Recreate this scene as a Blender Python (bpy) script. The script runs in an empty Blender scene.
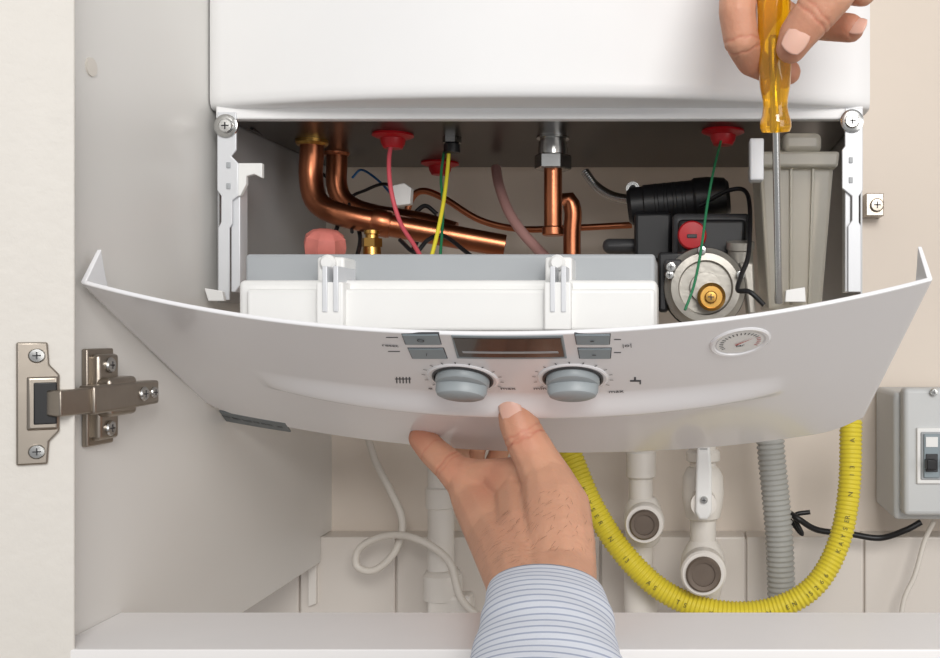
import bpy, bmesh, math, random
from mathutils import Vector, Matrix
random.seed(3)
CZ=1.4
def P(px,py,r):
    D=r*2/3
    return Vector(((px-680)*.001*D, D, CZ-(py-329)*.001*D))
def PP(l): return [P(*a) for a in l]
def proj(p): return (680+1000*p.x/p.y, 329-1000*(p.z-CZ)/p.y)
def lin(c): 
    c=c/255.0
    return c/12.92 if c<=.04045 else ((c+.055)/1.055)**2.4
def C(r,g,b): return (lin(r),lin(g),lin(b),1)
col=bpy.context.scene.collection
# ---------------------------------------------------------------- materials
def mat(name,c,rough=.5,metal=0,var=.04,vs=30,bump=0,bs=200,trans=0,coat=0,sss=0,ior=1.45):
    m=bpy.data.materials.new(name); m.use_nodes=True
    nt=m.node_tree; b=nt.nodes['Principled BSDF']
    b.inputs['Roughness'].default_value=rough; b.inputs['Metallic'].default_value=metal
    b.inputs['IOR'].default_value=ior
    b.inputs['Transmission Weight'].default_value=trans
    b.inputs['Coat Weight'].default_value=coat
    if sss:
        b.inputs['Subsurface Weight'].default_value=sss
        b.inputs['Subsurface Radius'].default_value=(.004,.0015,.0008)
        b.inputs['Subsurface Scale'].default_value=1
    tc=nt.nodes.new('ShaderNodeTexCoord')
    n=nt.nodes.new('ShaderNodeTexNoise'); n.inputs['Scale'].default_value=vs; n.inputs['Detail'].default_value=4
    nt.links.new(tc.outputs['Object'],n.inputs['Vector'])
    mx=nt.nodes.new('ShaderNodeMix'); mx.data_type='RGBA'
    mx.inputs[6].default_value=tuple(max(0,x*(1-var)) for x in c[:3])+(1,)
    mx.inputs[7].default_value=tuple(min(1,x*(1+var)) for x in c[:3])+(1,)
    nt.links.new(n.outputs['Fac'],mx.inputs[0]); nt.links.new(mx.outputs[2],b.inputs['Base Color'])
    if bump:
        n2=nt.nodes.new('ShaderNodeTexNoise'); n2.inputs['Scale'].default_value=bs; n2.inputs['Detail'].default_value=5
        nt.links.new(tc.outputs['Object'],n2.inputs['Vector'])
        bp=nt.nodes.new('ShaderNodeBump'); bp.inputs['Strength'].default_value=bump; bp.inputs['Distance'].default_value=.001
        nt.links.new(n2.outputs['Fac'],bp.inputs['Height']); nt.links.new(bp.outputs['Normal'],b.inputs['Normal'])
    return m
M=dict(
 wall=mat('wall_paint',C(222,211,199),.8,var=.04,vs=4,bump=.15,bs=60),
 floor=mat('floor_tile',C(150,135,120),.5,vs=6,var=.1),
 tile=mat('tile_white',C(218,211,203),.3,var=.03,vs=10),
 cab=mat('cabinet_laminate',C(222,220,216),.33,var=.02,vs=3,bump=.05,bs=40),
 shelf=mat('cabinet_rail',C(236,234,233),.4,var=.02),
 door=mat('door_paint',C(212,208,201),.5,var=.03,vs=60,bump=.35,bs=160),
 enamel=mat('white_enamel',C(236,236,236),.42,var=.01),
 panel=mat('panel_plastic',C(236,236,238),.2,var=.008,coat=.35),
 whitep=mat('white_plastic',C(232,232,230),.4,var=.02),
 frame=mat('frame_metal',C(215,217,220),.35,metal=.1,var=.03),
 sheet=mat('galvanised_sheet',C(168,169,170),.45,metal=.35,var=.06,vs=25),
 dark=mat('dark_steel',C(72,66,62),.3,metal=.75,var=.15,vs=15),
 copper=mat('copper',C(170,106,76),.3,metal=1,var=.25,vs=60,bump=.12,bs=90),
 brass=mat('brass',C(195,152,82),.28,metal=1,var=.15,vs=70),
 steel=mat('steel',C(190,190,188),.22,metal=1,var=.08,vs=90),
 nickel=mat('nickel_hinge',C(165,156,145),.34,metal=1,var=.1,vs=90),
 cast=mat('cast_alu',C(172,168,160),.42,metal=.6,var=.1,vs=120,bump=.2,bs=300),
 black=mat('black_plastic',C(28,28,30),.4,var=.2),
 dgrey=mat('dark_grey_plastic',C(58,58,60),.45,var=.12),
 red=mat('red_rubber',C(180,20,30),.38,var=.08),
 salmon=mat('salmon_plastic',C(205,120,110),.45,var=.15,vs=120),
 pinkh=mat('pink_hose',C(205,158,152),.35,var=.06,trans=.15),
 redw=mat('red_wire',C(200,85,95),.45),
 yelw=mat('yellow_wire',C(222,208,60),.45),
 grnw=mat('green_wire',C(40,120,80),.45),
 blue=mat('blue_plastic',C(50,110,170),.45),
 knob=mat('knob_grey',C(150,157,160),.38,var=.03),
 btn=mat('button_grey',C(138,150,156),.4,var=.03),
 lgrey=mat('housing_grey',C(165,169,172),.45,var=.03),
 lcd=mat('lcd_glass',C(48,40,38),.15,var=.25,vs=20,coat=.3),
 ink=mat('print_ink',C(70,72,76),.6),
 hink=mat('hose_ink',C(104,98,50),.6),
 label=mat('label_strip',C(112,120,124),.5,var=.25,vs=400),
 yhose=mat('yellow_hose',C(218,200,56),.4,var=.05,vs=40),
 ghose=mat('grey_hose',C(166,166,162),.5,var=.05),
 pvc=mat('pvc_white',C(224,219,212),.38,var=.03),
 cap=mat('dark_cap',C(112,100,90),.5,metal=.35,var=.2,vs=80),
 cable=mat('white_cable',C(218,212,203),.45,var=.03),
 ebox=mat('ebox_plastic',C(198,200,200),.42,var=.02),
 trap=mat('translucent_plastic',C(220,216,204),.28,var=.05,trans=.72,ior=1.3),
 nail=mat('fingernail',C(228,182,164),.28,var=.04,sss=.1),
 hair=mat('arm_hair',C(105,74,54),.6),
 amber=mat('amber_acetate',C(255,190,24),.08,var=.03,trans=.72,coat=.5,ior=1.48),
)
def skin_mat():
    m=mat('skin',C(205,154,126),.5,var=.1,vs=70,bump=.35,bs=380,sss=.15)
    nt=m.node_tree; b=nt.nodes['Principled BSDF']
    src=b.inputs['Base Color'].links[0].from_socket
    at=nt.nodes.new('ShaderNodeAttribute'); at.attribute_name='tint'
    mx=nt.nodes.new('ShaderNodeMix'); mx.data_type='RGBA'
    nt.links.new(at.outputs['Fac'],mx.inputs[0]); nt.links.new(src,mx.inputs[6]); mx.inputs[7].default_value=C(188,110,88)
    nt.links.new(mx.outputs[2],b.inputs['Base Color'])
    return m
M['skin']=skin_mat()
def sleeve_mat():
    m=mat('striped_shirt',C(218,223,233),.85,var=.03,bump=.3,bs=900)
    nt=m.node_tree; b=nt.nodes['Principled BSDF']
    src=b.inputs['Base Color'].links[0].from_socket
    at=nt.nodes.new('ShaderNodeAttribute'); at.attribute_name='len'
    ma=nt.nodes.new('ShaderNodeMath'); ma.operation='MULTIPLY'; ma.inputs[1].default_value=2*math.pi/.0062
    s=nt.nodes.new('ShaderNodeMath'); s.operation='SINE'
    rp=nt.nodes.new('ShaderNodeMapRange'); rp.inputs[1].default_value=.5; rp.inputs[2].default_value=.9; rp.inputs[4].default_value=.85
    nt.links.new(at.outputs['Fac'],ma.inputs[0]); nt.links.new(ma.outputs[0],s.inputs[0]); nt.links.new(s.outputs[0],rp.inputs[0])
    mx=nt.nodes.new('ShaderNodeMix'); mx.data_type='RGBA'
    nt.links.new(rp.outputs[0],mx.inputs[0]); nt.links.new(src,mx.inputs[6]); mx.inputs[7].default_value=C(150,161,186)
    nt.links.new(mx.outputs[2],b.inputs['Base Color'])
    return m
M['shirt']=sleeve_mat()
# ---------------------------------------------------------------- helpers
def grp(name,loc=(0,0,CZ)):
    e=bpy.data.objects.new(name,None); e.empty_display_size=.02; e.location=loc; col.objects.link(e); return e
def attach(o,par):
    if par is not None:
        o.parent=par; o.matrix_parent_inverse=Matrix.Translation(-Vector(par.location))
def fin(name,bm,m,par=None,smooth=True,bevel=0,ang=40):
    me=bpy.data.meshes.new(name); bmesh.ops.recalc_face_normals(bm,faces=bm.faces[:]); bm.to_mesh(me); bm.free()
    o=bpy.data.objects.new(name,me); col.objects.link(o)
    me.materials.append(M[m] if isinstance(m,str) else m)
    if bevel:
        b=o.modifiers.new('bevel','BEVEL'); b.width=bevel; b.segments=3; b.limit_method='ANGLE'; b.angle_limit=math.radians(35)
    if smooth:
        for p in me.polygons: p.use_smooth=True
        try:
            me.set_sharp_from_angle(angle=math.radians(ang))
        except Exception: pass
    attach(o,par); return o
def hexa(name,pts,m,par=None,bevel=.0008):
    # pts: 4 front (tl,tr,br,bl) + 4 back
    bm=bmesh.new(); v=[bm.verts.new(p) for p in pts]
    for f in [(0,1,2,3),(4,7,6,5),(0,4,5,1),(1,5,6,2),(2,6,7,3),(3,7,4,0)]: bm.faces.new([v[i] for i in f])
    return fin(name,bm,m,par,True,bevel)
def box(name,x0,x1,y0,y1,z0,z1,m,par=None,bevel=.0008):
    return hexa(name,[(x0,y0,z1),(x1,y0,z1),(x1,y0,z0),(x0,y0,z0),(x0,y1,z1),(x1,y1,z1),(x1,y1,z0),(x0,y1,z0)],m,par,bevel)
def pbox(name,px0,px1,py0,py1,r,depth,m,par=None,bevel=.0008):
    a=P(px0,py0,r); b=P(px1,py1,r)
    return box(name,a.x,b.x,a.y,a.y+depth,b.z,a.z,m,par,bevel)
def crom(pts,n):
    pts=[Vector(p) for p in pts]
    q=[2*pts[0]-pts[1]]+pts+[2*pts[-1]-pts[-2]]; out=[]
    for i in range(1,len(q)-2):
        for k in range(n):
            t=k/n; a,b,c,d=q[i-1],q[i],q[i+1],q[i+2]
            out.append(.5*((2*b)+(c-a)*t+(2*a-5*b+4*c-d)*t*t+(3*b-a-3*c+d)*t**3))
    out.append(pts[-1]); return out
def resample(pts,step):
    L=[0]
    for i in range(1,len(pts)): L.append(L[-1]+(pts[i]-pts[i-1]).length)
    n=max(2,int(L[-1]/step)); out=[]; j=0
    for i in range(n+1):
        s=L[-1]*i/n
        while j<len(L)-2 and L[j+1]<s: j+=1
        t=(s-L[j])/max(1e-9,L[j+1]-L[j]); out.append(pts[j].lerp(pts[j+1],min(1,t)))
    return out,L[-1]
def sweep(name,pts,rad,m,par=None,seg=16,step=None,corr=None,shape=None):
    path=crom(pts,16); step=step or max(.0012,rad*.5)
    if corr: step=corr[0]/8
    path,L=resample(path,step)
    bm=bmesh.new(); rings=[]
    T=(path[1]-path[0]).normalized(); up=Vector((0,-1,0)) if abs(T.y)<.9 else Vector((0,0,1))
    N=(up-T*up.dot(T)).normalized()
    for i,p in enumerate(path):
        T=(path[min(i+1,len(path)-1)]-path[max(i-1,0)]).normalized()
        N=(N-T*N.dot(T)).normalized(); B=T.cross(N)
        s=L*i/(len(path)-1); r=rad
        if corr: r=rad*(1+corr[1]*math.sin(2*math.pi*s/corr[0]))
        if shape: r=rad*shape(s/L)
        rings.append([bm.verts.new(p+r*(math.cos(a)*N+math.sin(a)*B)) for a in [2*math.pi*k/seg for k in range(seg)]])
    for a,b in zip(rings,rings[1:]):
        for k in range(seg): bm.faces.new((a[k],a[(k+1)%seg],b[(k+1)%seg],b[k]))
    bm.faces.new(rings[0][::-1]); bm.faces.new(rings[-1])
    return fin(name,bm,m,par,True,ang=60)
def lathe(name,prof,org,axis,m,par=None,seg=40,sx=1,sy=1,xdir=None,ang=35,bevel=0,fn=None):
    axis=Vector(axis).normalized(); u=Vector(xdir) if xdir else (Vector((1,0,0)) if abs(axis.x)<.9 else Vector((0,0,1)))
    u=(u-axis*u.dot(axis)).normalized(); w=axis.cross(u); org=Vector(org)
    bm=bmesh.new(); rings=[]
    for r,h in prof:
        ring=[]
        for k in range(seg):
            a=2*math.pi*k/seg; rr=r*(fn(a,h) if fn else 1)
            ring.append(bm.verts.new(org+axis*h+u*(rr*sx*math.cos(a))+w*(rr*sy*math.sin(a))))
        rings.append(ring)
    for a,b in zip(rings,rings[1:]):
        for k in range(seg): bm.faces.new((a[k],a[(k+1)%seg],b[(k+1)%seg],b[k]))
    bm.faces.new(rings[0][::-1]); bm.faces.new(rings[-1])
    return fin(name,bm,m,par,True,bevel,ang)
def prism(name,poly,r,depth,m,par=None,bevel=.0006):
    bm=bmesh.new(); f=[bm.verts.new(P(x,y,r)) for x,y in poly]
    b=[bm.verts.new(v.co+Vector((0,depth,0))) for v in f]
    bm.faces.new(f); bm.faces.new(b[::-1]); n=len(f)
    for i in range(n): bm.faces.new((f[i],b[i],b[(i+1)%n],f[(i+1)%n]))
    return fin(name,bm,m,par,True,bevel)
def screw(name,org,axis,rad,par,m='steel'):
    axis=Vector(axis).normalized()
    lathe(name,[(rad,-.002),(rad,.0008),(rad*.85,.0016),(rad*.01,.0018)],org,axis,m,par,24)
    u=Vector((0,0,1)) if abs(axis.z)<.8 else Vector((1,0,0)); w=axis.cross(u).normalized(); u=w.cross(axis).normalized()
    for k,(a,b) in enumerate(((u,w),(w,u))):
        o=Vector(org)+axis*.0019; bm=bmesh.new()
        pts=[o+a*rad*.5+b*rad*.09,o-a*rad*.5+b*rad*.09,o-a*rad*.5-b*rad*.09,o+a*rad*.5-b*rad*.09]
        f=[bm.verts.new(p) for p in pts]; g=[bm.verts.new(p-axis*.0012) for p in pts]
        bm.faces.new(f); bm.faces.new(g[::-1])
        for i in range(4): bm.faces.new((f[i],g[i],g[(i+1)%4],f[(i+1)%4]))
        fin(name+'_slot_%d'%(k+1),bm,'dgrey',par,False)
def text(name,s,org,xd,yd,size,m,par,align='CENTER'):
    c=bpy.data.curves.new(name,'FONT'); c.body=s; c.size=size; c.align_x=align; c.align_y='CENTER'; c.extrude=.00005
    c.materials.append(M[m]); o=bpy.data.objects.new(name,c); col.objects.link(o)
    xd=Vector(xd).normalized(); yd=Vector(yd).normalized(); zd=xd.cross(yd)
    mt=Matrix((xd,yd,zd)).transposed().to_4x4(); mt.translation=org; o.matrix_world=mt
    if par is not None:
        o.parent=par; o.matrix_parent_inverse=Matrix.Translation(-Vector(par.location))
    return o
# ---------------------------------------------------------------- room
box('wall_back',-1.6,1.6,.907,1.0,0,2.5,'wall',None,0)
box('floor',-1.6,1.6,-1.2,1.0,-.05,0,'floor',None,0)
tl=grp('trim_1',(0,.89,1.0))
xs=[-.46,-.335,-.25,-.165,-.07,.058,.162,.29,.42]
for i in range(len(xs)-1):
    box('tile_%d'%(i+1),xs[i]+.0008,xs[i+1]-.0008,.880,.9075,1.085,1.217,'tile',tl,.0015)
box('tile_bed',-.46,.42,.884,.9075,.9,1.214,'tile',tl,0)
# ---------------------------------------------------------------- cabinet
cab=grp('kitchen_cabinet',(-.32,.6,1.5))
box('side_panel',-.334,-.316,.521,.879,1.195,2.15,'cab',cab,.0006)
box('side_panel_wall_strip',-.334,-.316,.8785,.9072,1.2175,2.15,'cab',cab,0)
box('bottom_rail',-.316,.62,.499,.565,1.222,1.240,'shelf',cab,.0008)
box('side_panel_right',.62,.638,.499,.879,1.195,2.15,'cab',cab,.0006)
box('top_panel',-.316,.62,.521,.879,2.13,2.15,'cab',cab,.0006)
lathe('panel_cap',[(.005,0),(.005,.001),(.0001,.0012)],(-.3162,.5362,1.5405),(1,0,0),'cable',cab,24)
A=Vector((-.3025,.50,0)); d=Vector((-.857,-.514,0)).normalized(); nd=Vector((.514,-.857,0)).normalized()
dr=grp('cabinet_door',(A.x,A.y,1.5))
def D3(s,z,h): return A+d*s+nd*h+Vector((0,0,z))
z0,z1=1.13,2.15
hexa('door_leaf',[D3(.3,z1,0),D3(0,z1,0),D3(0,z0,0),D3(.3,z0,0),D3(.3,z1,-.018),D3(0,z1,-.018),D3(0,z0,-.018),D3(.3,z0,-.018)],'door',dr,.0008)
# hinge
hg=grp('cabinet_hinge',(-.31,.51,1.365)); zc=CZ-.0365
bm=bmesh.new(); poly=[]
for (s,z) in [(.0245,.030),(.0115,.030),(.0108,.019),(.0065,.014),(.0065,-.014),(.0108,-.019),(.0115,-.030),(.0245,-.030)]:
    poly.append((s,z))
f=[bm.verts.new(D3(s,zc+z,.0022)) for s,z in poly]; g=[bm.verts.new(D3(s,zc+z,.0)) for s,z in poly]
bm.faces.new(f); bm.faces.new(g[::-1])
for i in range(len(f)): bm.faces.new((f[i],g[i],g[(i+1)%len(f)],f[(i+1)%len(f)]))
fin('cup_plate',bm,'nickel',hg,True,.0009)
hexa('cup_rim',[D3(.0195,zc+.0125,.0034),D3(.0075,zc+.0125,.0034),D3(.0075,zc-.0125,.0034),D3(.0195,zc-.0125,.0034),D3(.0205,zc+.0135,.0020),D3(.0068,zc+.0135,.0020),D3(.0068,zc-.0135,.0020),D3(.0205,zc-.0135,.0020)],'nickel',hg,.0008)
hexa('cup_recess',[D3(.0175,zc+.0105,.0037),D3(.0075,zc+.0105,.0037),D3(.0075,zc-.0105,.0037),D3(.0175,zc-.0105,.0037),D3(.0175,zc+.0105,.0005),D3(.0075,zc+.0105,.0005),D3(.0075,zc-.0105,.0005),D3(.0175,zc-.0105,.0005)],'black',hg,.0008)
for k,z in enumerate((.0235,-.0235)): screw('cup_screw_%d'%(k+1),D3(.0160,zc+z,.0022),nd,.0036,hg)
box('mount_plate',-.316,-.3125,.5275,.552,zc-.026,zc+.026,'nickel',hg,.001)
box('mount_lobe',-.316,-.308,.531,.5495,zc-.023,zc+.023,'nickel',hg,.002)
for k,z in enumerate((.017,-.017)): screw('mount_screw_%d'%(k+1),Vector((-.308,.540,zc+z)),(1,0,0),.0042,hg)
hexa('arm',[(-.309,.513,zc+.0075),(-.299,.511,zc+.0075),(-.299,.511,zc-.0075),(-.309,.513,zc-.0075),(-.3115,.583,zc+.0068),(-.3035,.583,zc+.0068),(-.3035,.583,zc-.0068),(-.3115,.583,zc-.0068)],'nickel',hg,.0015)
hexa('arm_shoulder',[(-.311,.531,zc+.0105),(-.3015,.530,zc+.0105),(-.3015,.530,zc-.0105),(-.311,.531,zc-.0105),(-.3125,.558,zc+.0105),(-.3025,.558,zc+.0105),(-.3025,.558,zc-.0105),(-.3125,.558,zc-.0105)],'nickel',hg,.0025)
hexa('arm_link',[D3(.0125,zc+.0065,.003),D3(.006,zc+.0065,.010),D3(.006,zc-.0065,.010),D3(.0125,zc-.0065,.003),(-.308,.520,zc+.0065),(-.300,.524,zc+.0065),(-.300,.524,zc-.0065),(-.308,.520,zc-.0065)],'nickel',hg,.001)
screw('arm_screw_1',Vector((-.3022,.563,zc)),(1,-.05,0),.0040,hg)
screw('arm_screw_2',Vector((-.3035,.576,zc)),(1,-.05,0),.0034,hg)
# ---------------------------------------------------------------- boiler casing
bo=grp('gas_boiler',(-.093,.75,1.75))
zb=CZ+.1473; zt=CZ+.62; XL,XR=-.3148,.1272; XC=(XL+XR)/2; HW=(XR-XL)/2
bm=bmesh.new(); NU=80
prof=[(.030,.0),(.005,.0),(.002,.0012),(.0006,.004),(0,.0075),(0,.009),(0,.02),(0,.47)]
rows=[]
for (dy,dz) in prof:
    row=[]
    for i in range(NU+1):
        u=-1+2*i/NU; bow=.034*(1-abs(u)**2.3)
        e=max(0,(abs(u)-.985)/.015)
        row.append(bm.verts.new((XC+u*HW,.667-bow+dy+.0025*e*e if dy<.02 else .690,zb+dz)))
    rows.append(row)
for a,b in zip(rows,rows[1:]):
    for i in range(NU): bm.faces.new((a[i],a[i+1],b[i+1],b[i]))
fin('front_cover',bm,'enamel',bo,True,ang=50)
box('body',XL+.0008,XR-.0008,.674,.9065,CZ+.151,zt,'enamel',bo,.001)
pr=CZ+.140
box('bottom_rail',XL+.005,XR-.005,.667,.6755,pr,CZ+.160,'enamel',bo,.0012)
box('chamber_floor',XL+.008,XR-.008,.672,.872,pr+.001,pr+.0105,'dark',bo,.0005)
zl=CZ+(329-302)*.000667
box('side_sheet_left',XL+.005,XL+.0062,.670,.872,zl,pr+.012,'sheet',bo,0)
box('side_sheet_right',XR-.0062,XR-.005,.670,.872,zl,pr+.012,'sheet',bo,0)
prism('rail_left',[(217,112),(236,112),(236,150),(231,156),(238,163),(238,196),(232,200),(232,224),(229,228),(229,300),(218,300),(218,228),(221,222),(221,196),(217,190)],.999,.002,'frame',bo)
prism('rail_left_flange',[(240,172),(240,285),(235,292),(231,292),(231,172)],1.003,.012,'frame',bo)
prism('rail_left_hook',[(236,163),(262,163),(262,178),(254,174),(246,176),(246,184),(240,196),(236,196)],1.0,.004,'whitep',bo)
prism('rail_right',[(845,108),(863,108),(863,190),(859,196),(859,222),(861,226),(861,292),(848,292),(848,226),(852,220),(852,196),(842,188),(842,150),(845,146)],.999,.002,'frame',bo)
prism('rail_right_flange',[(848,150),(845,160),(845,292),(850,292),(851,150)],1.003,.012,'frame',bo)
for k,(x,y) in enumerate(((228,165),(228,186),(851,160),(851,180))):
    pbox('rail_slot_%d'%(k+1),x-2,x+2,y-3,y+3,.9978,.002,'lgrey',bo,.0004)
for k,(x,y) in enumerate(((226,126),(852,121))):
    lathe('casing_washer_%d'%(k+1),[(.0078,-.001),(.0078,.0006),(.0062,.0012),(.0001,.0012)],P(x,y,.998),(0,-1,0),'steel',bo,32)
    screw('casing_screw_%d'%(k+1),P(x,y,.9955),(0,-1,0),.0048,bo)
prism('corner_tab_left',[(204,288),(222,291),(224,301),(208,301)],.99,.004,'whitep',bo)
prism('corner_tab_right',[(786,290),(805,287),(806,302),(785,302)],.97,.006,'whitep',bo)
# wall bracket to the right of boiler
br=grp('wall_bracket',tuple(P(873,205,1.33)))
pbox('plate',866,884,193,216,1.33,.021,'nickel',br)
screw('bolt',P(877,205,1.328),(0,-1,0),.006,br,'nickel')
# ---------------------------------------------------------------- inner pipework
def grommet(n,x,y,r,rad,par):
    o=P(x,y,r); o.z=pr+.001
    lathe(n,[(rad,0),(rad*1.02,-.0015),(rad*.8,-.003),(rad*.62,-.0035),(rad*.58,-.007),(rad*.45,-.0105),(rad*.15,-.011)],o,(0,0,1),'red',par,36)
g=grp('rubber_grommet',tuple(P(393,131,1.1))); grommet('seal',393,131,1.085,.0145,g)
g=grp('rubber_grommet',tuple(P(440,163,1.28))); grommet('seal',440,163,1.27,.0155,g)
g=grp('rubber_grommet',tuple(P(723,129,1.07))); grommet('seal',723,129,1.065,.015,g)
def cpipe(n,pts,rad,m='copper'):
    e=grp(n,tuple(P(*pts[0]))); sweep('tube',PP(pts),rad,m,e,seg=22); return e
c=cpipe('copper_pipe',[(312,126,1.12),(312,150,1.12),(311,178,1.12),(318,203,1.115),(345,216,1.11),(400,227,1.12),(450,236,1.13),(505,246,1.14)],.0087)
lathe('elbow',[(.0105,.0),(.012,.002),(.012,.010),(.0098,.012)],P(312,146,1.12),(0,0,1),'brass',c,30)
lathe('joint',[(.0096,0),(.0104,.002),(.0104,.012),(.0096,.014)],P(372,221,1.114),P(400,227,1.12)-P(372,221,1.114),'copper',c,30)
lathe('blue_mark',[(.0089,0),(.0089,.0025)],P(311,186,1.12),(0,0,1),'blue',c,30,sx=.6)
c=cpipe('copper_pipe',[(336,138,1.2),(337,160,1.2),(337,186,1.2),(346,203,1.2),(372,214,1.2),(420,222,1.2),(455,232,1.2)],.0082)
lathe('elbow',[(.0095,.0),(.0108,.002),(.0108,.010),(.009,.012)],P(336,156,1.2),(0,0,1),'copper',c,30)
c=cpipe('copper_pipe',[(404,222,1.25),(412,198,1.25),(424,191,1.25),(445,199,1.25),(480,220,1.25),(520,229,1.25),(570,228,1.25),(632,225,1.25)],.0028)
c=cpipe('copper_pipe',[(553,165,1.1),(553,190,1.1),(553,215,1.1),(553,232,1.1)],.0066)
ax=(0,0,1)
lathe('hex_nut',[(.0125,0),(.0135,.001),(.0135,.010),(.0125,.011)],P(553,170,1.1),ax,'steel',c,6,ang=20)
lathe('union',[(.011,0),(.011,.006),(.0095,.0065),(.0095,.012),(.012,.0125),(.012,.020)],P(553,156,1.1),ax,'steel',c,30)
lathe('thread',[(.0105,0),(.0105,.007)],P(553,152,1.1),ax,'steel',c,30)
lathe('end_ferrule',[(.0068,0),(.008,.001),(.008,.006),(.0068,.007)],P(553,236,1.1),ax,'copper',c,24)
c=cpipe('copper_pipe',[(562,204,1.16),(569,200,1.16),(573,212,1.16),(572,232,1.16),(572,262,1.16)],.0068)
# cables and small bits
def wire(n,pts,rad,m): 
    e=grp(n,tuple(P(*pts[0]))); sweep('core',PP(pts),rad,m,e,seg=10); return e
wire('red_wire',[(393,136,1.085),(389,160,1.07),(391,190,1.05),(400,222,1.04),(414,245,1.02),(424,262,1.0)],.0016,'redw')
wire('yellow_wire',[(449,150,1.1),(447,175,1.09),(443,205,1.05),(437,235,1.02),(430,262,1.0)],.0014,'yelw')
wire('green_wire',[(444,152,1.11),(441,178,1.1),(443,210,1.07),(440,262,1.02)],.0010,'grnw')
wire('green_wire',[(723,134,1.065),(716,160,1.03),(708,200,.99),(701,250,.95),(694,285,.93),(685,310,.92)],.0009,'grnw')
c=wire('pressure_hose',[(496,168,1.24),(499,185,1.22),(508,210,1.2),(522,232,1.18),(546,258,1.15)],.0042,'pinkh')
wire('black_cable',[(252,128,1.05),(275,142,1.15),(300,156,1.22),(330,180,1.24)],.0013,'black')
wire('black_cable',[(352,232,1.1),(350,200,1.2),(366,190,1.2),(384,184,1.19),(400,190,1.15)],.0013,'black')
wire('black_cable',[(330,258,1.1),(338,225,1.12),(350,212,1.17),(360,236,1.12),(356,262,1.08)],.0016,'black')
wire('black_cable',[(400,240,1.1),(415,252,1.08),(428,240,1.09),(444,236,1.1),(470,255,1.06)],.0016,'black')
wire('black_cable',[(412,252,1.2),(418,236,1.2),(410,222,1.2),(424,206,1.2),(437,214,1.2)],.0018,'black')
wire('blue_wire',[(352,178,1.25),(362,170,1.25),(380,182,1.22),(396,200,1.18)],.0010,'blue')
bh=grp('braided_hose',tuple(P(600,186,1.27))); sweep('braid',PP([(585,172,1.28),(596,186,1.27),(612,196,1.25),(630,200,1.22)]),.0038,'steel',bh,seg=16,corr=(.0022,.08))
c2=grp('wire_connector',tuple(P(402,190,1.15))); prism('housing',[(390,186),(404,183),(411,188),(410,204),(393,206)],1.14,.008,'whitep',c2)
c2=grp('sensor_fitting',tuple(P(452,145,1.1)))
lathe('hex',[(.007,0),(.007,.005)],P(452,143,1.1),ax,'steel',c2,6,ang=20); lathe('stem',[(.0045,0),(.0045,.007)],P(452,138,1.1)-Vector((0,0,.002)),ax,'steel',c2,20)
lathe('boot',[(.0035,0),(.006,.001),(.006,.007),(.004,.009)],P(452,154,1.1),ax,'black',c2,20)
c2=grp('relief_valve',tuple(P(326,246,1.05)))
lathe('cap',[(.002,.013),(.008,.012),(.0125,.008),(.0135,.002),(.0125,-.006),(.008,-.012)],P(325,248,1.03),(.15,-.3,1),'salmon',c2,24,fn=lambda a,h:1+.08*math.cos(8*a))
c2=grp('brass_valve',tuple(P(372,243,1.07)))
lathe('hex',[(.0072,0),(.0072,.006)],P(372,247,1.06),ax,'brass',c2,6,ang=20)
lathe('stem',[(.0062,-.02),(.0062,0),(.0045,.0065),(.0045,.010),(.0055,.0105),(.0055,.013),(.002,.0135)],P(372,249,1.06),ax,'brass',c2,24)
c2=grp('wire_terminal',tuple(P(632,190,1.2))); lathe('ring',[(.0035,0),(.0055,0),(.0055,.003),(.0035,.003)],P(633,189,1.2),(0,-1,0),'steel',c2,24); lathe('bolt',[(.003,0),(.003,.0045)],P(633,189,1.2),(0,-1,0),'dgrey',c2,6,ang=20)
# pump
pu=grp('circulation_pump',tuple(P(700,250,1.05)))
lathe('motor',[(.012,0),(.0145,.003),(.0145,.012),(.0155,.013),(.0155,.05),(.017,.052),(.017,.062),(.015,.075),(.012,.078)],P(628,207,1.15),(1,0,.10),'black',pu,32)
for k in range(4): lathe('motor_fin_%d'%(k+1),[(.0157,0),(.0162,.0005),(.0162,.0025),(.0157,.003)],P(655+k*9,205-k*.9,1.15),(1,0,.10),'black',pu,32)
pbox('motor_block',634,672,212,262,1.1,.05,'black',pu,.003)
pbox('hose_black',602,645,238,253,1.12,.02,'dgrey',pu,.005)
pbox('terminal_box',672,752,213,264,1.04,.06,'dgrey',pu,.004)
pbox('terminal_lid',678,746,219,262,1.03,.01,'black',pu,.003)
lathe('red_cap',[(.0085,0),(.0098,.002),(.0098,.006),(.0088,.0075),(.001,.008)],P(692,236,1.03),(0,-1,0),'red',pu,30,ang=25)
pbox('red_cap_slot',687,697,234,238,1.017,.003,'dgrey',pu,.0005)
lathe('volute',[(.026,-.03),(.027,-.004),(.0265,0),(.0235,.003),(.0225,.006),(.018,.0065),(.017,.003),(.0105,.003),(.010,.007),(.0001,.0072)],P(705,288,.985),(0.05,-1,0),'cast',pu,48)
lathe('volute_gasket',[(.0272,-.012),(.0278,-.011),(.0278,-.009),(.0272,-.008)],P(705,288,.985),(0.05,-1,0),'black',pu,48)
lathe('brass_plug',[(.0088,0),(.0092,.004),(.0075,.006),(.007,.0045),(.0001,.0045)],P(711,297,.972),(0.05,-1,.0),'brass',pu,30)
screw('plug_screw',P(711,297,.963),(0,-1,0),.004,pu,'brass')
for k,an in enumerate((20,95,160)):
    q=P(705,288,.98)+Vector((math.cos(math.radians(an))*.0245,0,math.sin(math.radians(an))*.0245)); screw('bolt_%d'%(k+1),q+Vector((0,-.004,0)),(0,-1,0),.003,pu)
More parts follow.
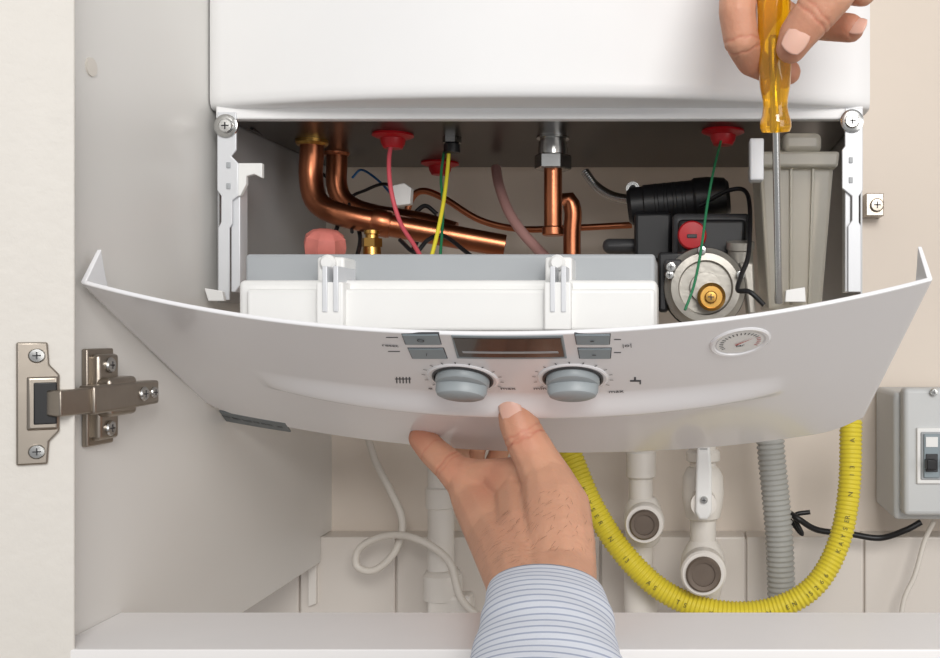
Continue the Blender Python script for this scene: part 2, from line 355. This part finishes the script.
prism('bracket',[(658,252),(688,252),(688,262),(676,268),(668,285),(668,312),(658,312)],.99,.02,'black',pu,.002)
pbox('bracket_clip',664,682,259,276,.975,.01,'dgrey',pu,.002); screw('bracket_screw',P(671,267,.973),(0,-1,0),.0035,pu)
prism('bracket_right',[(738,262),(754,262),(756,315),(748,315),(744,280)],1.0,.02,'cast',pu,.002)
lathe('port',[(.009,0),(.0085,.02),(.0095,.021),(.0095,.026)],P(740,280,1.02),(0,-.2,1),'cast',pu,24)
sweep('motor_lead',PP([(700,206,1.1),(730,190,1.08),(748,196,1.06),(749,250,.98),(741,276,.95),(738,290,.93),(750,292,.92),(764,305,.92)]),.0016,'black',pu,10)
# condensate trap / translucent container
tr=grp('condensate_trap',tuple(P(800,220,1.02)))
def frust(n,t,b,r0,r1,bev,m):
    (x0,x1,y0),(X0,X1,y1)=t,b
    f=[P(x0,y0,r0),P(x1,y0,r0),P(X1,y1,r0),P(X0,y1,r0)]; dv=Vector((0,(r1-r0)*2/3,0))
    return hexa(n,f+[p+dv for p in f],m,tr,bev)
frust('tank',(759,834,166),(768,822,310),.985,1.08,.003,'trap')
frust('rim',(755,840,151),(757,838,167),.975,1.09,.002,'trap')
frust('neck',(783,822,132),(783,822,152),1.0,1.07,.004,'trap')
frust('rib_1',(790,793,168),(790,793,305),.9805,.986,.0005,'trap')
frust('rib_2',(812,815,168),(808,811,305),.9805,.986,.0005,'trap')
pbox('clamp',750,764,138,180,.96,.012,'frame',tr,.001)
# ---------------------------------------------------------------- control panel (held open, tilted)
cp=grp('boiler_control_panel',tuple(P(520,370,.88)))
TL,TR,BL,BR=P(80,283,.776),P(933,280,.776),P(213,411,1.022),P(859,427,1.022)
nO=Vector((0,-.457,-.889)).normalized()
def sm(t): t=max(0,min(1,t)); return t*t*(3-2*t)
def S(u,v,off=0):
    s=(u+1)/2
    p=(TL.lerp(TR,s)).lerp(BL.lerp(BR,s),v)
    b=(.031-.007*v)*(1-abs(u)**2.1)
    w=max(0,1-(u/.70)**2); w=w**.55
    lip=w*.0075*(sm((v-.42)/.12) if v<.54 else 1-sm((v-.54)/.05))
    return p+nO*(b+lip+off)
def UV(px,py):
    u,v=(px-500)/400,.4
    for _ in range(25):
        x,y=proj(S(u,v)); e=1e-4
        xu,yu=proj(S(u+e,v)); xv,yv=proj(S(u,v+e))
        a,b,c_,d_=(xu-x)/e,(xv-x)/e,(yu-y)/e,(yv-y)/e; det=a*d_-b*c_
        dx,dy=px-x,py-y
        if abs(det)<1e-6: break
        u+=max(-.2,min(.2,(d_*dx-b*dy)/det)); v+=max(-.15,min(.15,(a*dy-c_*dx)/det))
        u=max(-1.1,min(1.1,u)); v=max(-.1,min(1.1,v))
    return u,v
def FR(px,py):
    u,v=UV(px,py); p=S(u,v); tu=(S(u+.01,v)-S(u-.01,v)).normalized(); tv=(S(u,v+.01)-S(u,v-.01)); n=tv.cross(tu).normalized()
    if n.dot(nO)<0: n=-n
    tv=(tv-tu*tv.dot(tu)).normalized()
    return p,tu,tv,n
bm=bmesh.new(); NU,NV=150,150
R=[]
for j in range(NV+1):
    row=[]
    for i in range(NU+1):
        u=-1+2*i/NU; v=j/NV
        c_=max(0,(abs(u)-.86)/.14); v2=v*(1-.09*c_**2.2)
        row.append(bm.verts.new(S(u,v2)))
    R.append(row)
for a,b in zip(R,R[1:]):
    for i in range(NU): bm.faces.new((a[i],b[i],b[i+1],a[i+1]))
o=fin('fascia',bm,'panel',cp,True,ang=60)
me=o.data
if me.polygons[len(me.polygons)//2].normal.dot(nO)<0:
    me.flip_normals()
sd=o.modifiers.new('thick','SOLIDIFY'); sd.thickness=.0024; sd.offset=-1
bv=o.modifiers.new('edge','BEVEL'); bv.width=.0009; bv.segments=2; bv.limit_method='ANGLE'; bv.angle_limit=math.radians(60)
for nm,sg in (('flange_left',-1),('flange_right',1)):
    bm=bmesh.new(); prev=None
    for k in range(41):
        v=k/40*.93; h=.0035+.0165*max(0,1-v/.16)**1.3
        lean=sg*.0035*(h/.02)*-1
        a0=S(sg*1.0,v,-.0005); b0=a0-nO*h+Vector((lean,0,0)); a1=a0-Vector((sg*.0028,0,0)); b1=b0-Vector((sg*.0022,0,0))
        cur=[bm.verts.new(x) for x in (a0,b0,b1,a1)]
        if prev:
            for q in range(4): bm.faces.new((prev[q],prev[(q+1)%4],cur[(q+1)%4],cur[q]))
        else: bm.faces.new(cur)
        prev=cur
    bm.faces.new(prev[::-1]); fin(nm,bm,'panel',cp,True,.0004)
def qpatch(name,q,h,m,sink=.001,n=10,bev=.0004):
    uv=[UV(*p) for p in q]; bm=bmesh.new(); top=[]
    def bl(s,t):
        (a,b,c_,d_)=uv
        return ((a[0]*(1-s)+b[0]*s)*(1-t)+(d_[0]*(1-s)+c_[0]*s)*t,(a[1]*(1-s)+b[1]*s)*(1-t)+(d_[1]*(1-s)+c_[1]*s)*t)
    for j in range(n+1): top.append([bm.verts.new(S(*bl(i/n,j/n),h)) for i in range(n+1)])
    bot=[[bm.verts.new(S(*bl(i/n,j/n),-sink)) for i in range(n+1)] for j in range(n+1)]
    for G in (top,bot):
        for j in range(n):
            for i in range(n): bm.faces.new((G[j][i],G[j][i+1],G[j+1][i+1],G[j+1][i]))
    for i in range(n):
        bm.faces.new((top[0][i],top[0][i+1],bot[0][i+1],bot[0][i])); bm.faces.new((top[n][i],top[n][i+1],bot[n][i+1],bot[n][i]))
        bm.faces.new((top[i][0],top[i+1][0],bot[i+1][0],bot[i][0])); bm.faces.new((top[i][n],top[i+1][n],bot[i+1][n],bot[i][n]))
    return fin(name,bm,m,cp,True,bev)
qpatch('lcd_bezel',[(451,335),(563,335),(567,358),(457,358)],.0004,'btn')
qpatch('lcd_display',[(453,337),(561,337),(565,356),(459,356)],.0007,'lcd')
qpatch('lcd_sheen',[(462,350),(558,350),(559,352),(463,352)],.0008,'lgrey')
for k,q in enumerate([[(402,334),(438,334),(441,344),(406,344)],[(408,348),(443,348),(447,358),(413,358)],[(575,334),(610,334),(609,344),(577,344)],[(578,348),(611,348),(610,358),(580,358)]]):
    qpatch('button_rim_%d'%(k+1),[(q[0][0]-1,q[0][1]-.6),(q[1][0]+1,q[1][1]-.6),(q[2][0]+1,q[2][1]+.6),(q[3][0]-1,q[3][1]+.6)],.0002,'ink',n=4)
    qpatch('button_%d'%(k+1),q,.0007,'btn',n=4)
def ptext(n,s,px,py,size,m='ink'):
    p,tu,tv,nn=FR(px,py); text(n,s,p+nn*.0004,tu,-tv,size,m,cp)
def btext(n,s,px,py,size,m='ink'):
    p,tu,tv,nn=FR(px,py); text(n,s,p+nn*.0011,tu,-tv,size,m,cp)
btext('button_text_1','O',421,339,.005); btext('button_text_2','/',427,353,.005)
btext('button_text_3','-',592,339,.008); btext('button_text_4','-',594,353,.008)
ptext('print_reset','reset',390,345,.0042); ptext('print_mode','|o|',627,345,.005)
ptext('print_max','max',508,388,.0052); ptext('print_min','min',540,388,.0052); ptext('print_max_2','max',616,391,.0052); ptext('print_star','*',431,389,.006)
for k in range(5):
    x=396+k*3.2; qpatch('radiator_mark_%d'%(k+1),[(x,377),(x+1.2,377),(x+1.5,383),(x+.3,383)],.0002,'ink',n=2,bev=0)
qpatch('radiator_mark_6',[(395,378.5),(411,378.5),(411,379.2),(395,379.2)],.0002,'ink',n=3,bev=0)
for k,q in enumerate([[(630,380),(641,380),(641,381.5),(630,381.5)],[(639.5,380),(641,380),(641,384),(639.5,384)],[(634,377),(636,377),(636,381),(634,381)]]): qpatch('tap_mark_%d'%(k+1),q,.0002,'ink',n=2,bev=0)
for k,q in enumerate([[(386,337),(398,337),(398,337.6),(386,337.6)],[(388,351),(400,351),(400,351.6),(388,351.6)],[(614,339),(621,339),(621,339.7),(614,339.7)],[(614,352),(621,352),(621,352.7),(614,352.7)]]): qpatch('print_line_%d'%(k+1),q,.0002,'ink',n=3,bev=0)
for k,(x,y) in enumerate(((463,378),(573,378))):
    p,tu,tv,n=FR(x,y)
    lathe('knob_dish_%d'%(k+1),[(.0195,-.002),(.0195,.0004),(.0185,.0009),(.0165,.0004),(.0001,.0004)],p,n,'panel',cp,56,xdir=tu)
    lathe('knob_ring_%d'%(k+1),[(.0168,0),(.0168,.0012),(.0158,.0014),(.0150,.0005)],p,n,'dgrey',cp,56,xdir=tu)
    lathe('knob_skirt_%d'%(k+1),[(.0148,0),(.0148,.0035),(.0140,.0048),(.0120,.0056),(.0001,.0058)],p,n,'knob',cp,56,xdir=tu)
    lathe('knob_grip_%d'%(k+1),[(.0142,.004),(.0140,.0085),(.0128,.0108),(.0105,.0118),(.0001,.012)],p,n,'knob',cp,56,sy=.62,xdir=tu+tv*(.12 if k==0 else .02))
    bm=bmesh.new()
    for t in range(13):
        an=math.radians(-210+t*20)
        dd=tu*math.cos(an)+tv*math.sin(an); q=p+dd*.0215+n*.0003; sd2=n.cross(dd)
        bm.faces.new([bm.verts.new(q+dd*a*.0010+sd2*b*.00035) for a,b in((1,1),(1,-1),(-1,-1),(-1,1))])
    fin('knob_scale_%d'%(k+1),bm,'ink',cp,False)
# gauge
p,tu,tv,n=FR(740,342)
lathe('gauge_bezel',[(.0165,-.003),(.0165,.0003),(.0155,.0010),(.0140,.0008),(.0128,-.0012),(.0128,-.003)],p,n,'panel',cp,56,xdir=tu)
lathe('gauge_face',[(.0128,-.0012),(.0128,.0003),(.0001,.0003)],p,n,'whitep',cp,48,xdir=tu)
for nm_,rg,mm in (('gauge_scale',range(0,16),'ink'),('gauge_scale_red',range(16,21),'red')):
    bm=bmesh.new()
    for t in rg:
        an=math.radians(150+t*12); dd=tu*math.cos(an)+tv*math.sin(an); s_=n.cross(dd); q=p+dd*.0102+n*.0005
        bm.faces.new([bm.verts.new(q+dd*a*.0011+s_*b*.0003) for a,b in((1,1),(1,-1),(-1,-1),(-1,1))])
    fin(nm_,bm,mm,cp,False)
bm=bmesh.new(); dd=(tu*.8-tv*.5).normalized(); s_=n.cross(dd)
bm.faces.new([bm.verts.new(p+n*.0009+x) for x in (dd*.009,s_*.0006-dd*.003,-s_*.0006-dd*.003)]); fin('gauge_needle',bm,'red',cp,False)
ptext('gauge_text','bar',740,345,.0035)
qpatch('rating_label',[(219,411),(285,423),(291,432),(226,421)],.0003,'label',n=8)
for t in range(6): ptext('label_text_%d'%(t+1),random.choice(['IIII','NO 24','|||','CE 05']),230+t*10,417+t*1.9,.004)
# pcb housing on the back of the panel
hs=cp
def hx(n,x0,x1,yt,yb,r0,r1,m,bev=.002,xo=0):
    f=[P(x0,yt,r0),P(x1,yt,r0),P(x1,yb,r0),P(x0,yb,r0)]; dv=Vector((0,(r1-r0)*2/3,0))
    return hexa(n,f+[q+dv for q in f],m,hs,bev)
hx('pcb_cover',238,657,280,331,.835,.90,'whitep',.003)
hx('pcb_cover_step',246,655,289,331,.825,.84,'whitep',.002)
hx('pcb_base',245,655,254,318,.872,.98,'lgrey',.002)
for k,x in enumerate((330,558)):
    hx('pcb_clip_%d'%(k+1),x-14,x+13,282,330,.817,.84,'whitep',.001)
    hx('pcb_clip_top_%d'%(k+1),x-13,x+14,257,287,.842,.875,'whitep',.0015)
    hx('pcb_clip_groove_%d'%(k+1),x-8,x-3,266,312,.8155,.86,'frame',.0005)
    hx('pcb_clip_groove2_%d'%(k+1),x+3,x+8,266,312,.8155,.86,'frame',.0005)
    lathe('pcb_clip_lug_%d'%(k+1),[(.0045,0),(.0045,.004),(.003,.006)],P(x,263,.845),(0,-1,0),'whitep',hs,20)
# ---------------------------------------------------------------- lower pipes
hz=grp('gas_hose',tuple(P(700,600,1.2)))
HP=[(560,425,1.22),(574,462,1.21),(594,508,1.2),(625,555,1.19),(665,592,1.18),(715,611,1.17),(768,610,1.17),(812,588,1.17),(838,545,1.18),(849,490,1.19),(851,420,1.2)]
sweep('corrugated_tube',PP(HP),.0088,'yhose',hz,seg=28,corr=(.0034,.055))
pts=resample(crom([q+Vector((0,-.0096,0)) for q in PP(HP)],16),.003)[0]
lab='KAYSER  N  13   AS   TS   KAYSER  N  EN 15266   '
s_=.05; L=[0]
for i in range(1,len(pts)): L.append(L[-1]+(pts[i]-pts[i-1]).length)
for ci,ch in enumerate(lab*2):
    s_+=.0055
    if ch==' ' : continue
    j=min(range(len(L)),key=lambda k:abs(L[k]-s_))
    if j>len(L)-6: break
    t=(pts[min(j+1,len(pts)-1)]-pts[j-1]).normalized(); t=Vector((t.x,0,t.z)).normalized(); upv=Vector((-t.z,0,t.x))
    text('marking_%d'%ci,ch,pts[j]+Vector((0,0,0)),t,upv,.0052,'hink',hz)
dh=grp('drain_hose',tuple(P(778,520,1.25))); sweep('corrugated_tube',PP([(768,400,1.24),(771,450,1.24),(776,500,1.24),(780,550,1.24),(782,625,1.24)]),.0112,'ghose',dh,seg=28,corr=(.0042,.06))
def vpipe(n,x,rpx,r,y0=380,y1=680):
    e=grp(n,tuple(P(x,500,r))); k=r*.000667
    a=P(x,y1,r); b=P(x,y0,r); lathe('pipe',[(rpx*k,0),(rpx*k,(b-a).length)],a,(0,0,1),'pvc',e,32); return e,k
e,k=vpipe('water_pipe',641,12,1.24)
def coll(e,nm,x,y,r,prof,m='pvc',seg=32): 
    kk=r*.000667; lathe(nm,[(a*kk,b*kk) for a,b in prof],P(x,y,r),(0,0,1),m,e,seg)
coll(e,'socket_top',641,478,1.24,[(13,0),(15,2),(15,26),(13,28)])
coll(e,'valve_body',643,545,1.24,[(13,0),(16,4),(18,14),(20,25),(18,38),(14,46),(12,48)])
coll(e,'socket_low',641,612,1.24,[(13,0),(17,2),(17,40),(15,43),(13,45)])
lathe('valve_boss',[(.0155,0),(.0155,.012),(.0145,.014),(.0125,.014)],P(645,521,1.2),(0,-1,0),'pvc',e,36)
lathe('valve_cap',[(.0118,0),(.0118,.016),(.0105,.0175),(.008,.0172),(.0078,.0155),(.0001,.0155)],P(645,521,1.2),(0,-1,0),'cap',e,36)
e,k=vpipe('water_pipe',703,13,1.22)
coll(e,'socket_top',703,462,1.22,[(14,0),(17,2),(17,10),(14,13)])
coll(e,'valve_body',703,520,1.22,[(13,0),(17,3),(19,12),(21,26),(20,44),(16,52),(13,54)])
coll(e,'valve_body_low',703,600,1.22,[(13,0),(17,3),(20,15),(23,30),(21,46),(16,56),(13,60)])
prism('lever',[(697,446),(710,446),(712,470),(712,512),(708,520),(699,520),(695,512),(696,470)],1.165,.006,'whitep',e,.002)
pbox('lever_arm',697,710,440,452,1.165,.04,'whitep',e,.002)
screw('lever_screw',P(704,500,1.164),(0,-1,0),.003,e)
lathe('lever_boss',[(.010,0),(.010,.02)],P(703,500,1.20),(0,-1,0),'pvc',e,32)
lathe('valve_boss',[(.0175,0),(.0175,.014),(.016,.016),(.014,.016)],P(703,569,1.17),(0,-1,0),'pvc',e,36)
lathe('valve_cap',[(.0135,0),(.0135,.018),(.012,.0195),(.009,.019),(.0088,.0175),(.0001,.0175)],P(703,569,1.17),(0,-1,0),'cap',e,36)
e,k=vpipe('water_pipe',441,13,1.27)
coll(e,'socket',443,600,1.27,[(13,0),(19,2),(19,26),(16,30),(13,31)])
coll(e,'coupling',441,508,1.27,[(13,0),(15,1),(15,20),(13,22)])
prism('elbow_foot',[(428,586),(436,596),(470,596),(472,640),(425,640)],1.25,.02,'pvc',e,.004)
c=wire('white_cable',[(366,430,1.3),(376,462,1.29),(390,490,1.28),(402,520,1.27),(396,550,1.26),(375,570,1.26),(357,566,1.26),(360,548,1.26),(385,536,1.25),(415,538,1.23),(448,560,1.22),(462,600,1.21),(492,626,1.21)],.0031,'cable')
wire('white_cable',[(934,521,1.27),(925,540,1.28),(915,575,1.28),(904,600,1.28),(898,640,1.28)],.0022,'cable')
wire('black_cable',[(788,512,1.27),(800,520,1.26),(818,530,1.27),(850,534,1.28),(880,538,1.28),(906,530,1.27),(921,522,1.27)],.0026,'black')
wire('black_cable',[(790,520,1.28),(802,534,1.27),(795,516,1.27),(810,512,1.27)],.002,'black')
c=grp('cable_clip',tuple(P(315,520,1.31))); prism('clip',[(308,560),(316,556),(316,604),(308,607)],1.313,.006,'pvc',c)
# electrical box
eb=grp('electrical_box',tuple(P(940,450,1.27)))
pbox('back_box',894,1000,392,520,1.24,.078,'ebox',eb,.004)
pbox('cover',904,998,388,516,1.215,.018,'ebox',eb,.004)
pbox('window_frame',917,980,428,484,1.211,.004,'whitep',eb,.001)
pbox('window',921,976,432,480,1.209,.003,'lgrey',eb,.001)
for k,x in enumerate((924,942,960)):
    pbox('breaker_%d'%(k+1),x,x+16,434,478,1.206,.003,'btn',eb,.0008)
    pbox('breaker_slot_%d'%(k+1),x+2,x+14,454,472,1.2045,.002,'dgrey',eb,.0005)
    pbox('breaker_toggle_%d'%(k+1),x+3,x+13,460,470,1.194,.008,'black',eb,.0008)
    pbox('breaker_label_%d'%(k+1),x+2,x+14,437,447,1.205,.001,'whitep',eb,0)
screw('cover_screw',P(934,387,1.21)-Vector((0,0,.004)),(0,-1,0),.003,eb)
# ---------------------------------------------------------------- screwdriver
sd_=grp('screwdriver',tuple(P(775,60,.81)))
a=P(779,304,.865); b=P(773,-22,.800); axd=(b-a).normalized(); Ltot=(b-a).length
h0=(P(776,133,.826)-a).length
lathe('shaft',[(.0008,0),(.0024,.0006),(.0026,.003),(.0021,.010),(.0022,h0+.01)],a,axd,'steel',sd_,20)
def flute(a_,h): 
    t=sm((h-(h0+.028))/.008)*(1-sm((h-(h0+.075))/.01)); return 1-.09*t*(.5+.5*math.cos(6*a_))
pf=[(.004,0),(.0078,.0005),(.0088,.003),(.0086,.006),(.0074,.010),(.0068,.014),(.0070,.018),(.0082,.024),(.0094,.034),(.0098,.045),(.0098,.062),(.0096,.078),(.0085,.086),(.005,.089),(.001,.0895)]
prof2=[]
for (r0,q0),(r1,q1) in zip(pf,pf[1:]):
    for t in (0,.33,.66): prof2.append((r0+(r1-r0)*t,h0+q0+(q1-q0)*t))
lathe('handle',prof2,a,axd,'amber',sd_,60,fn=flute,ang=60)
lathe('tang',[(.0019,h0),(.0019,h0+.05),(.0005,h0+.052)],a,axd,'steel',sd_,16)
# ---------------------------------------------------------------- hands
def organic(name,chains,par,creases=(),reds=(),voxel=.0010,it=8,hairs=None):
    bm=bmesh.new()
    for ch in chains:
        pts=[(P(*c[:3]),c[3]) for c in ch]
        for (p0,r0),(p1,r1) in zip(pts,pts[1:]):
            n=max(1,int((p1-p0).length/(.22*min(r0,r1))))
            for i in range(n+1):
                t=i/n; bmesh.ops.create_icosphere(bm,subdivisions=2,radius=(r0+(r1-r0)*t)*1.02,matrix=Matrix.Translation(p0.lerp(p1,t)))
    me=bpy.data.meshes.new(name+'_raw'); bm.to_mesh(me); bm.free()
    o=bpy.data.objects.new(name,me); col.objects.link(o)
    rm=o.modifiers.new('r','REMESH'); rm.mode='VOXEL'; rm.voxel_size=voxel
    s=o.modifiers.new('s','SMOOTH'); s.factor=.6; s.iterations=it
    dg=bpy.context.evaluated_depsgraph_get(); dg.update()
    m2=bpy.data.meshes.new_from_object(o.evaluated_get(dg)); o.modifiers.clear(); o.data=m2
    nr=[v.normal.copy() for v in m2.vertices]
    ca=m2.color_attributes.new('tint','FLOAT_COLOR','POINT')
    RD=[(P(*q[:3]),q[3],q[4]) for q in reds]
    CR=[]
    for q in creases:
        c0=P(*q[:3]); c1=P(*q[3:6]); CR.append((c0,(c1-c0).normalized(),q[6],q[7],q[8]))
    for i,v in enumerate(m2.vertices):
        t=0
        for c0,rr,am in RD:
            dd=(v.co-c0).length
            if dd<rr*2: t+=am*math.exp(-(dd/rr)**2)
        for c0,axx,dep,wd,reach in CR:
            rel=v.co-c0
            if rel.length<reach:
                h=rel.dot(axx)+.0004*math.sin(rel.x*900); gg=math.exp(-(h/wd)**2)*min(1,(reach-rel.length)/(.3*reach)); v.co-=nr[i]*dep*gg; t+=gg*.45
        t=max(0,min(1,t)); ca.data[i].color=(t,t,t,1)
    m2.materials.clear(); m2.materials.append(M['skin'])
    for p_ in m2.polygons: p_.use_smooth=True
    attach(o,par)
    if hairs:
        c0=P(*hairs[0]); rad=hairs[1]; cnt=hairs[2]; dirv=Vector(hairs[3]).normalized()
        cand=[i for i,v in enumerate(m2.vertices) if (v.co-c0).length<rad and nr[i].y<.1]
        bm=bmesh.new()
        for i in random.sample(cand,min(cnt,len(cand))):
            b0=m2.vertices[i].co; n_=nr[i]; dd=(dirv+Vector((random.uniform(-.5,.5),random.uniform(-.3,.3),random.uniform(-.3,.3)))); dd=(dd-n_*dd.dot(n_)).normalized()
            L_=random.uniform(.003,.007); sd4=n_.cross(dd)*.00007
            ps=[b0,b0+dd*L_*.5+n_*.0007,b0+dd*L_+n_*.0009]
            v0=bm.verts.new(ps[0]+sd4); v1=bm.verts.new(ps[0]-sd4); v2=bm.verts.new(ps[1]-sd4); v3=bm.verts.new(ps[1]+sd4); v4=bm.verts.new(ps[2])
            bm.faces.new((v0,v1,v2,v3)); bm.faces.new((v3,v2,v4))
        fin('fine_hair',bm,'hair',par,False)
    return o
def nail(name,c,along,nrm,l,w,par,host=None):
    c=P(*c) if not isinstance(c,Vector) else c
    along=Vector(along).normalized(); nrm=Vector(nrm); nrm=(nrm-along*nrm.dot(along)).normalized(); sd3=along.cross(nrm)
    hit=None
    if host is not None:
        # seat the nail on the real skin surface
        ok,loc,nn,_=host.ray_cast(c+nrm*.03-Vector(par.location)*0,-nrm)
        if ok: c=loc+nrm*.0007
    bm=bmesh.new(); n=14; G=[]
    for j in range(n+1):
        row=[]
        for i in range(n+1):
            s=-1+2*i/n; t=-1+2*j/n
            x=s*math.sqrt(1-t*t/2*.75); y=t*math.sqrt(1-s*s/2*.75)
            row.append(bm.verts.new(c+sd3*x*w+along*y*l+nrm*(-(x*x)*w*.36-(y*y)*l*.12)))
        G.append(row)
    for j in range(n):
        for i in range(n): bm.faces.new((G[j][i],G[j][i+1],G[j+1][i+1],G[j+1][i]))
    o=fin(name,bm,'nail',par,True); sdm=o.modifiers.new('t','SOLIDIFY'); sdm.thickness=.0012; sdm.offset=0
h1=grp('human_hand',tuple(P(520,500,.87)))
low=[
 [(515,411,.885,.0100),(518,422,.885,.0114),(525,438,.885,.0124),(536,458,.88,.0130),(548,482,.87,.0152),(556,512,.845,.0200),(560,545,.81,.0195),(562,578,.78,.0185),(556,620,.715,.018)],
 [(422,438,.972,.0088),(434,452,.965,.0098),(450,466,.955,.0108),(466,483,.945,.0122),(478,504,.925,.0155),(498,538,.87,.0175),(519,578,.785,.0180),(530,620,.715,.018)],
 [(500,482,.925,.0125),(522,500,.90,.0175),(529,540,.84,.020),(541,578,.785,.0175),(543,620,.715,.0195),(546,660,.66,.024)],
 [(452,470,.955,.0098),(478,478,.94,.0118),(505,476,.92,.0113),(530,472,.895,.011)],
 [(466,432,1.075,.0078),(456,452,1.06,.0086),(460,474,1.02,.0098),(490,512,.965,.0165),(520,560,.83,.018)],
 [(482,428,1.10,.0078),(473,455,1.10,.0085),(474,486,1.06,.0095),(500,524,.99,.0155),(525,565,.84,.017)],
 [(504,440,1.11,.0072),(494,465,1.115,.0078),(496,495,1.08,.0085),(512,534,1.0,.0135),(533,570,.85,.016)],
]
hh=organic('hand_skin',low,h1,it=11,
 creases=[(524,438,.885,530,450,.885,.0006,.0007,.016),(527,443,.885,533,455,.88,.0005,.0006,.016),(521,432,.885,527,444,.885,.0004,.0006,.016),
  (448,464,.955,462,476,.95,.0005,.0007,.014),(452,468,.955,466,480,.95,.0004,.0006,.014),(434,452,.965,445,462,.957,.0004,.0006,.012)],
 reds=[(515,407,.88,.011,.4),(420,436,.965,.013,.5),(526,440,.87,.010,.35),(455,470,.94,.012,.35),(500,478,.91,.014,.35),(482,500,.9,.014,.2),(520,540,.82,.02,.12)],
 hairs=[(530,550,.80),.036,190,(-.4,-.5,-.8)])
nn_=Vector((-.10,-.96,.22)).normalized()
nail('thumb_nail',P(514,411,.885)+nn_*.0093,P(512,398,.885)-P(518,424,.885),nn_,.0076,.0064,h1,host=hh)
# sleeve
def sleeve(name,rings,par,wdir):
    bm=bmesh.new(); seg=64; G=[]
    cs=crom([P(*r[:3]) for r in rings],12); n=len(cs); L=0
    lay=bm.verts.layers.float.new('len')
    for i,c in enumerate(cs):
        f=i/12; k=min(int(f),len(rings)-2); t=f-k
        a=rings[k][3]*(1-t)+rings[k+1][3]*t; b=rings[k][4]*(1-t)+rings[k+1][4]*t
        if i: L+=(cs[i]-cs[i-1]).length
        if L<.0014: a*=.985; b*=.985
        row=[]
        for q in range(seg):
            an=2*math.pi*q/seg; wr=1+.022*math.sin(3*an+L*70)*min(1,L/.03)+.012*math.sin(L*220+2*an)*min(1,L/.03)
            v=bm.verts.new(c+Vector((1,0,0))*a*wr*math.cos(an)+wdir*b*wr*math.sin(an)); v[lay]=L; row.append(v)
        G.append(row)
    for a,b in zip(G,G[1:]):
        for q in range(seg): bm.faces.new((a[q],a[(q+1)%seg],b[(q+1)%seg],b[q]))
    o=fin(name,bm,'shirt',par,True,ang=80); s=o.modifiers.new('t','SOLIDIFY'); s.thickness=.0016; s.offset=-1
sleeve('shirt_sleeve',[(546,590,.762,.0290,.026),(547,614,.715,.031,.0285),(548,650,.665,.032,.031),(550,700,.60,.035,.034),(556,800,.50,.038,.036)],h1,Vector((0,-.72,.69)).normalized())
h2=grp('human_hand',tuple(P(800,-60,.84)))
upp=[
 [(788,72,.846,.0074),(770,69,.842,.0084),(752,60,.825,.0092),(741,40,.805,.0098),(737,12,.80,.0102),(740,-25,.81,.0112),(765,-100,.85,.016),(800,-180,.85,.02)],
 [(850,28,.842,.0082),(828,26,.858,.0086),(795,22,.868,.009),(765,5,.86,.0095),(752,-30,.85,.0105),(775,-110,.88,.016),(810,-190,.86,.02)],
 [(862,-8,.842,.0082),(835,-12,.862,.0088),(800,-18,.875,.009),(770,-30,.87,.0095),(765,-60,.875,.0105),(795,-125,.89,.015),(820,-190,.87,.02)],
 [(862,-45,.845,.0075),(835,-50,.862,.008),(800,-55,.875,.0085),(785,-75,.88,.0095),(815,-135,.89,.014),(830,-190,.87,.019)],
 [(791,48,.784,.0082),(797,36,.780,.0098),(812,17,.774,.0112),(830,-5,.77,.0120),(852,-45,.775,.0145),(858,-100,.80,.020),(840,-180,.83,.022)],
 [(815,-120,.845,.024),(825,-200,.845,.025),(840,-300,.82,.024),(870,-460,.74,.03)],
]
h2m=organic('hand_skin',upp,h2,
 creases=[(811,18,.774,822,6,.772,.0006,.0007,.016),(816,12,.774,828,0,.772,.0005,.0006,.016),(744,46,.81,741,35,.805,.0005,.0007,.013),(742,40,.80,740,28,.80,.0004,.0006,.013)],
 reds=[(790,48,.775,.012,.4),(815,14,.765,.012,.3),(850,28,.835,.010,.5),(752,62,.82,.012,.4),(788,72,.84,.010,.4),(738,20,.79,.014,.25)])
nail('thumb_nail',P(796,39,.7655)+Vector((0,.0006,0)),P(790,50,.784)-P(812,17,.776),(.1,-1,.12),.0074,.0060,h2)
nail('finger_nail',P(857,24,.829)+Vector((0,.0008,0)),P(862,28,.842)-P(835,26,.855),(.35,-1,.1),.0055,.0052,h2)
sleeve('shirt_sleeve',[(850,-340,.80,.031,.031),(860,-400,.775,.034,.034),(872,-470,.735,.036,.036),(890,-600,.66,.04,.04)],h2,Vector((0,-.8,-.6)).normalized())
# ---------------------------------------------------------------- camera and light
cam=bpy.data.cameras.new('camera'); co=bpy.data.objects.new('camera',cam); col.objects.link(co)
co.location=(0,0,CZ); co.rotation_euler=(math.pi/2,0,0); cam.sensor_width=36; cam.lens=36*1000/940; cam.shift_x=-210/940; cam.clip_start=.01
bpy.context.scene.camera=co
def area(n,loc,tgt,size,en,c=(1,1,1)):
    l=bpy.data.lights.new(n,'AREA'); l.size=size; l.energy=en; l.color=c; o=bpy.data.objects.new(n,l); col.objects.link(o)
    o.location=loc; o.rotation_euler=(Vector(tgt)-Vector(loc)).to_track_quat('-Z','Y').to_euler()
area('key_light',(.35,-1.0,2.1),(-.05,.7,1.4),.7,21,(1,.98,.955))
area('fill_light',(1.1,-.7,1.55),(-.2,.7,1.35),.9,7,(1,.98,.955))
w=bpy.data.worlds.new('world'); bpy.context.scene.world=w; w.use_nodes=True
w.node_tree.nodes['Background'].inputs[0].default_value=(.98,.98,1,1); w.node_tree.nodes['Background'].inputs[1].default_value=.42
try: bpy.context.scene.view_settings.view_transform='Standard'
except Exception: pass
